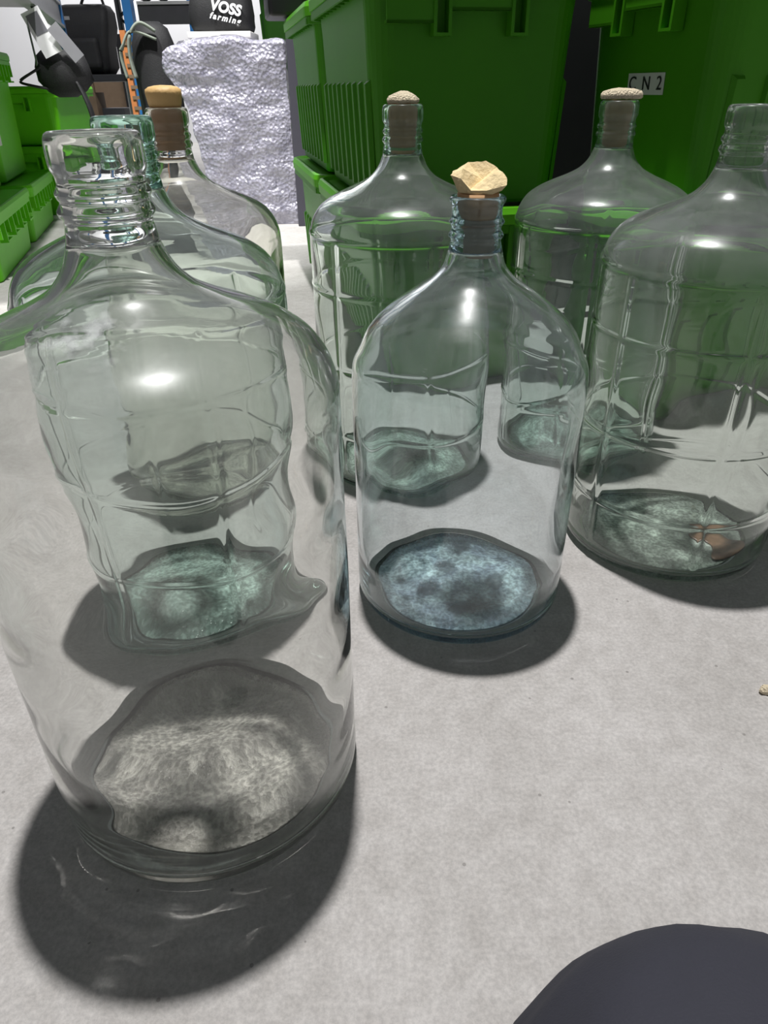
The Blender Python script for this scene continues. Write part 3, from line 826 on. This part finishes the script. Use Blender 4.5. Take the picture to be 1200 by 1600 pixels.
# black case on top of the far right-hand totes
q = cA + eA * 1.0
t = empty('black_case', (q.x - .06, q.y + .08, .6815), math.atan2(eA.y, eA.x) - rad(90)); tag(t, 'black case lying on top of the farthest lidded green tote', 'case')
bm = bmesh.new(); bx(bm, -.005, .30, 0, .18, 0, .12); bevel(bm, .012, 3); obj('shell', bm, MAT['black_plastic'], t, True)
bm = bmesh.new(); tube(bm, smooth_path([(.09, -.002, .06), (.10, -.022, .075), (.15, -.03, .078), (.20, -.022, .075), (.21, -.002, .06)], 5), .006); obj('handle', bm, MAT['black_plastic'], t, True)

# ------------------------------------------------------------------ clutter at the left of the aisle
# black sack with webbing straps left of the bubble wrap
q0 = at(250, 150, 3.78)
t = empty('strapped_bag', (q0.x, 3.80, 0)); tag(t, 'tall black bag with grey green straps, standing left of the bubble wrap', 'bag')
bm = bmesh.new()
rg = []
for z_, k_ in ((0, .085), (.03, .098), (.25, .102), (.45, .100), (.60, .100), (.69, .096), (.75, .075), (.775, .04)):
    rg.append([(k_ * math.cos(2 * math.pi * i / 28) * (1 + .10 * noise.noise(Vector((i * .4, z_ * 6, 1)))), .075 * k_ / .1 * math.sin(2 * math.pi * i / 28), z_) for i in range(28)])
loft(bm, rg); obj('sack', bm, MAT['black'], t, True)
for j, (dx, r_) in enumerate(((-.03, .020), (-.07, .017))):
    bm = bmesh.new()
    tube(bm, smooth_path([(.04, -.085, .735 - j * .03), (dx + .01, -.105, .765 - j * .03), (dx - .035, -.115, .72 - j * .04), (dx - .05, -.11, .64), (dx - .04, -.105, .56)], 6), r_, 8, .35)
    obj('strap', bm, MAT['olive'], t, True)

# black gear on a shelf above: two dark helmets-like reels on a dark beam
qs = at(300, 33, 4.3); ql = at(226, 33, 4.3)
t = empty('shelf_rack', (0, 0, 0)); tag(t, 'blue shelving bay with a dark steel beam, behind the bubble wrap', 'rack')
for k, px in enumerate((205, 305)):
    u = at(px, 40, 4.35)
    bm = bmesh.new(); bx(bm, u.x - .022, u.x + .022, 4.32, 4.38, 0, 2.2)
    obj('upright', bm, MAT['blue_steel'], t)
bm = bmesh.new(); bx(bm, ql.x - .03, qs.x + .02, 4.315, 4.345, qs.z - .01, qs.z + .07); obj('beam', bm, MAT['dark_steel'], t)
bm = bmesh.new(); bx(bm, ql.x - .03, qs.x + .02, 4.31, 4.9, qs.z + .071, qs.z + .085); s = obj('shelf_board', bm, MAT['steel'], t); s['label'] = 'pale steel shelf edge'
for k, px in enumerate((229, 256)):
    u = at(px, 20, 4.36)
    t = empty('cable_reel', (u.x, 4.36 + .0, qs.z + .088)); tag(t, ('left' if k == 0 else 'right') + ' black round reel on the blue shelving, above the strapped bag', 'reel', 'black reels on the shelf')
    bm = bmesh.new()
    rg = [[(r_ * math.cos(2 * math.pi * i / 24), y_, .046 + r_ * math.sin(2 * math.pi * i / 24)) for i in range(24)] for r_, y_ in ((.030, -.03), (.045, -.025), (.045, -.015), (.022, -.01), (.022, .02), (.045, .025), (.045, .035))]
    loft(bm, rg); obj('spool', bm, MAT['black_plastic'], t, True)

# orange post
u = at(200, 100, 4.05)
t = empty('orange_post', (u.x, 4.05, 0)); tag(t, 'orange perforated steel post standing left of the strapped bag', 'post')
bm = bmesh.new(); bx(bm, -.012, .014, -.012, .012, 0, .76); obj('post', bm, MAT['orange'], t)
for k in range(9):
    bm = bmesh.new(); bx(bm, .0, .040, -.018, -.0125, .34 + k * .045, .355 + k * .045); obj('bracket', bm, MAT['brown'], t)

# lattice frame of a far rack
t = empty('lattice_frame', (at(186, 20, 4.6).x, 4.6, 0)); tag(t, 'dark steel rack frame with diagonal braces, against the white wall', 'rack')
for k in range(2):
    bm = bmesh.new(); bx(bm, -.012 + k * .16, .012 + k * .16, -.015, .015, 0, 2.2); obj('upright', bm, MAT['dark_steel'], t)
bm = bmesh.new()
for k in range(14):
    z0_ = .1 + k * .15; aa, bb = ((0, .16) if k % 2 else (.16, 0))
    tube(bm, [(aa, 0, z0_), (bb, 0, z0_ + .15)], .007, 6)
obj('brace', bm, MAT['dark_steel'], t)

for k, (px, wd_, h_, mt_, lb) in enumerate(((132, .30, .60, 'brown', 'brown carton standing by the white back wall, leftmost of the three boxes'),
                                            (179, .30, .63, 'brown', 'brown carton by the back wall, behind the dark rack frame'),
                                            (227, .31, .98, 'black_plastic', 'tall black crate by the back wall, behind the orange post'))):
    u = at(px, 140, 8.3)
    bm = bmesh.new(); bx(bm, u.x - wd_ / 2, u.x + wd_ / 2, 8.1 + .05 * (k % 2), 8.6, 0, h_); bevel(bm, .006)
    tag(obj('carton' if mt_ == 'brown' else 'crate', bm, MAT[mt_]), lb, 'box', 'boxes along the back wall')
# black backpack on a trolley
ub = at(149, 108, 4.85)
t = empty('trolley', (ub.x + .0, 4.90, 0)); tag(t, 'low dark trolley with crates, under the black backpack', 'trolley')
bm = bmesh.new(); bx(bm, -.20, .22, -.16, .16, .56, .595); bevel(bm, .004); obj('deck', bm, MAT['dark_steel'], t)
bm = bmesh.new(); bx(bm, -.20, .22, -.16, .16, .14, .165); bevel(bm, .004); obj('lower_deck', bm, MAT['dark_steel'], t)
for lx in (-.186, .206):
    for ly in (-.15, .15):
        bm = bmesh.new(); bx(bm, lx - .012, lx + .012, ly - .012, ly + .012, .0, .56); obj('leg', bm, MAT['steel'], t)
t2 = empty('backpack', (ub.x + .0, 4.87, .596)); tag(t2, 'black bulky backpack with a top strap, against the bright wall', 'backpack')
bm = bmesh.new(); rg = []
for z_, wx_, dp in ((0, .085, .07), (.03, .10, .09), (.12, .105, .095), (.20, .125, .095), (.26, .130, .085), (.285, .118, .06), (.292, .10, .03)):
    rg.append([(x * (1 + .05 * noise.noise(Vector((x * 20, y * 20, z_ * 14)))), y, z) for x, y, z in rrect(2 * wx_, 2 * dp, .03, z_, 8)])
loft(bm, rg); obj('sack', bm, MAT['black'], t2, True)
bm = bmesh.new(); rg = [rrect(.14, .05, .02, z_, 5, .0, -.105) for z_ in (.03, .05, .13, .15)]; loft(bm, rg); obj('pocket', bm, MAT['black'], t2, True)
bm = bmesh.new(); tube(bm, smooth_path([(-.02, 0, .285), (.01, 0, .33), (.05, 0, .355), (.085, 0, .33), (.10, 0, .275)], 6), .012, 8, .5); obj('strap', bm, MAT['black'], t2, True)
t2.scale = (1.13, 1.1, 1.15)
bm = bmesh.new(); bx(bm, -.085, -.055, -.094, -.091, .225, .24); s = obj('badge', bm, MAT['steel'], t2); s['label'] = 'small grey badge'
for k, (dx, w_, h_, mt, lb) in enumerate(((-.08, .14, .34, 'brown', 'brown carton on the lower trolley deck'), (.08, .13, .26, 'dark_steel', 'dark crate on the lower trolley deck'))):
    bm = bmesh.new(); bx(bm, -w_ / 2, w_ / 2, -.08, .08, 0, h_); bevel(bm, .004)
    tag(obj('carton' if k == 0 else 'crate', bm, MAT[mt], None, True, (ub.x + dx, 4.87, .166)), lb, 'box')

# steel shelf beam, upper left, along the aisle
t = empty('pallet_rack', (0, 0, 0)); tag(t, 'steel rack with a long grey beam and blue upright, above the left totes', 'rack')
A_ = at(-40, -30, 2.12); B_ = at(98, 42, 4.35)
d_ = (B_ - A_); d_.z = 0; ln = d_.length; ang = math.atan2(d_.y, d_.x)
zb = .79
mt = Matrix.Translation((A_.x, A_.y, zb)) @ Matrix.Rotation(ang, 4, 'Z')
bm = bmesh.new(); bx(bm, 0, ln, 0, .04, 0, .11, mt); bx(bm, 0, ln, -.012, .0, 0, .012, mt); bx(bm, 0, ln, -.012, .0, .098, .11, mt); obj('beam', bm, MAT['steel'], t)
bm = bmesh.new(); bx(bm, 0, ln, .041, .55, .085, .105, mt); s = obj('shelf_board', bm, MAT['steel'], t)
bm = bmesh.new(); bx(bm, ln, ln + .07, -.01, .05, -zb, 1.6, mt); s = obj('upright', bm, MAT['blue_steel'], t); s['label'] = 'blue upright'
bm = bmesh.new(); bx(bm, ln, ln + .07, .50, .56, -zb, 1.6, mt); s = obj('upright', bm, MAT['blue_steel'], t); s['label'] = 'blue upright'

# black bag with hanging tags on the far left tote
ug = at(100, 118, 3.25)
t = empty('tool_bag', (ug.x, 3.25, .0)); tag(t, 'black bag with white card tags, hanging under the grey rack beam', 'bag')
bm = bmesh.new(); rg = []
zc = at(100, 152, 3.25).z; zt_ = at(100, 78, 3.25).z
for f_, k_ in ((0, .35), (.12, .70), (.35, .98), (.65, 1.0), (.88, .85), (1.0, .6)):
    z_ = zc + (zt_ - zc) * f_
    rg.append([(.108 * k_ * math.cos(2 * math.pi * i / 28) * (1 + .12 * noise.noise(Vector((i * .5, f_ * 3, 4)))), .06 * k_ * math.sin(2 * math.pi * i / 28), z_) for i in range(28)])
loft(bm, rg); obj('sack', bm, MAT['black'], t, True)
bm = bmesh.new(); tube(bm, smooth_path([(.06, -.03, zc + .05), (.09, -.04, zc - .03), (.10, -.03, zc - .12), (.125, -.02, zc - .19)], 6), .020, 8, .4); obj('strap', bm, MAT['black'], t, True)
bm = bmesh.new(); tube(bm, smooth_path([(-.05, -.03, zc + .11), (-.10, -.05, zc + .085), (-.16, -.04, zc + .055), (-.11, -.05, zc + .04), (-.06, -.03, zc + .03)], 6), .008, 8, .6); obj('strap', bm, MAT['black'], t, True)
bm = bmesh.new(); tube(bm, smooth_path([(-.01, 0, zt_ - .01), (-.03, .01, zt_ + .06), (-.075, .02, .795)], 5), .007, 8); obj('hanging_loop', bm, MAT['black'], t, True)
for (dx, dz, ry, rz_, w_, h_, win_) in ((-.020, .052, 22, 8, .072, .150, True), (-.066, .020, 8, -62, .06, .14, False), (.062, .020, 36, 14, .045, .13, False)):
    mt_ = Matrix.Translation((dx, -.075, zt_ + dz)) @ Matrix.Rotation(rad(rz_), 4, 'Z') @ Matrix.Rotation(rad(-ry), 4, 'Y')
    bm = bmesh.new(); bx(bm, -w_ / 2, w_ / 2, -.0006, .0006, -h_ / 2, h_ / 2, mt_)
    s = obj('card_tag', bm, MAT['card'] if win_ else MAT['grey_tag'], t); s['label'] = 'white card tag' if win_ else 'grey card tag'
    if win_:
        bm = bmesh.new(); bx(bm, -w_ * .33, w_ * .33, -.0014, -.0007, -.005, h_ * .42, mt_); obj('tag_window', bm, MAT['grey_card'], s)

# ------------------------------------------------------------------ the photographer's bent leg
t = empty('person', (.16, .10, 0))
tag(t, 'kneeling person in dark navy trousers, only one bent knee in view at lower right', 'person')
def skin(name, pts, edges, radii, mat, parent, root=0, sub=2):
    me = bpy.data.meshes.new(name); me.from_pydata([tuple(p) for p in pts], edges, []); me.update()
    o = link(name, me, None, parent)
    sk = o.modifiers.new('skin', 'SKIN')
    for i, r_ in enumerate(radii):
        d = me.skin_vertices[0].data[i]; d.radius = (r_, r_) if not isinstance(r_, tuple) else r_; d.use_root = (i == root)
    sb_ = o.modifiers.new('sub', 'SUBSURF'); sb_.levels = sub; sb_.render_levels = sub
    dg = bpy.context.evaluated_depsgraph_get()
    m2 = bpy.data.meshes.new_from_object(o.evaluated_get(dg))
    o.modifiers.clear(); o.data = m2; bpy.data.meshes.remove(me)
    m2.materials.clear(); m2.materials.append(mat)
    for p_ in m2.polygons: p_.use_smooth = True
    return o
K = Vector((-.052, .005, .208))
pts = [(.00, -.52, .27), (-.01, -.36, .255), (-.045, -.20, .238), (-.062, -.085, .218), K + Vector((0, .012, -.004)), (-.010, .000, .108), (.01, -.09, .085), (.03, -.22, .070), (.045, -.33, .065)]
skin('trouser_leg', pts, [(i, i + 1) for i in range(8)], [.115, .112, .108, .100, .082, .074, .066, .058, .048], MAT['navy'], t, sub=4)
leg = [o for o in t.children if o.name.startswith('trouser_leg')][0]
for v_ in leg.data.vertices:      # soft folds of the cloth
    c = v_.co
    v_.co = c + v_.normal * (.005 * noise.noise(Vector((c.x * 16, c.y * 9, c.z * 22))) + .002 * noise.noise(c * 48))
pts = [(.045, -.30, .058), (.05, -.38, .05), (.05, -.43, .045), (.045, -.36, .035)]
pts = [(.047, -.345, .062), (.05, -.40, .058), (.052, -.45, .05)]
skin('shoe', [(.046, -.335, .060), (.05, -.385, .062), (.05, -.43, .050), (.05, -.40, .045)], [(0, 1), (1, 2)], [.046, .050, .040, .03], MAT['shoe'], t)
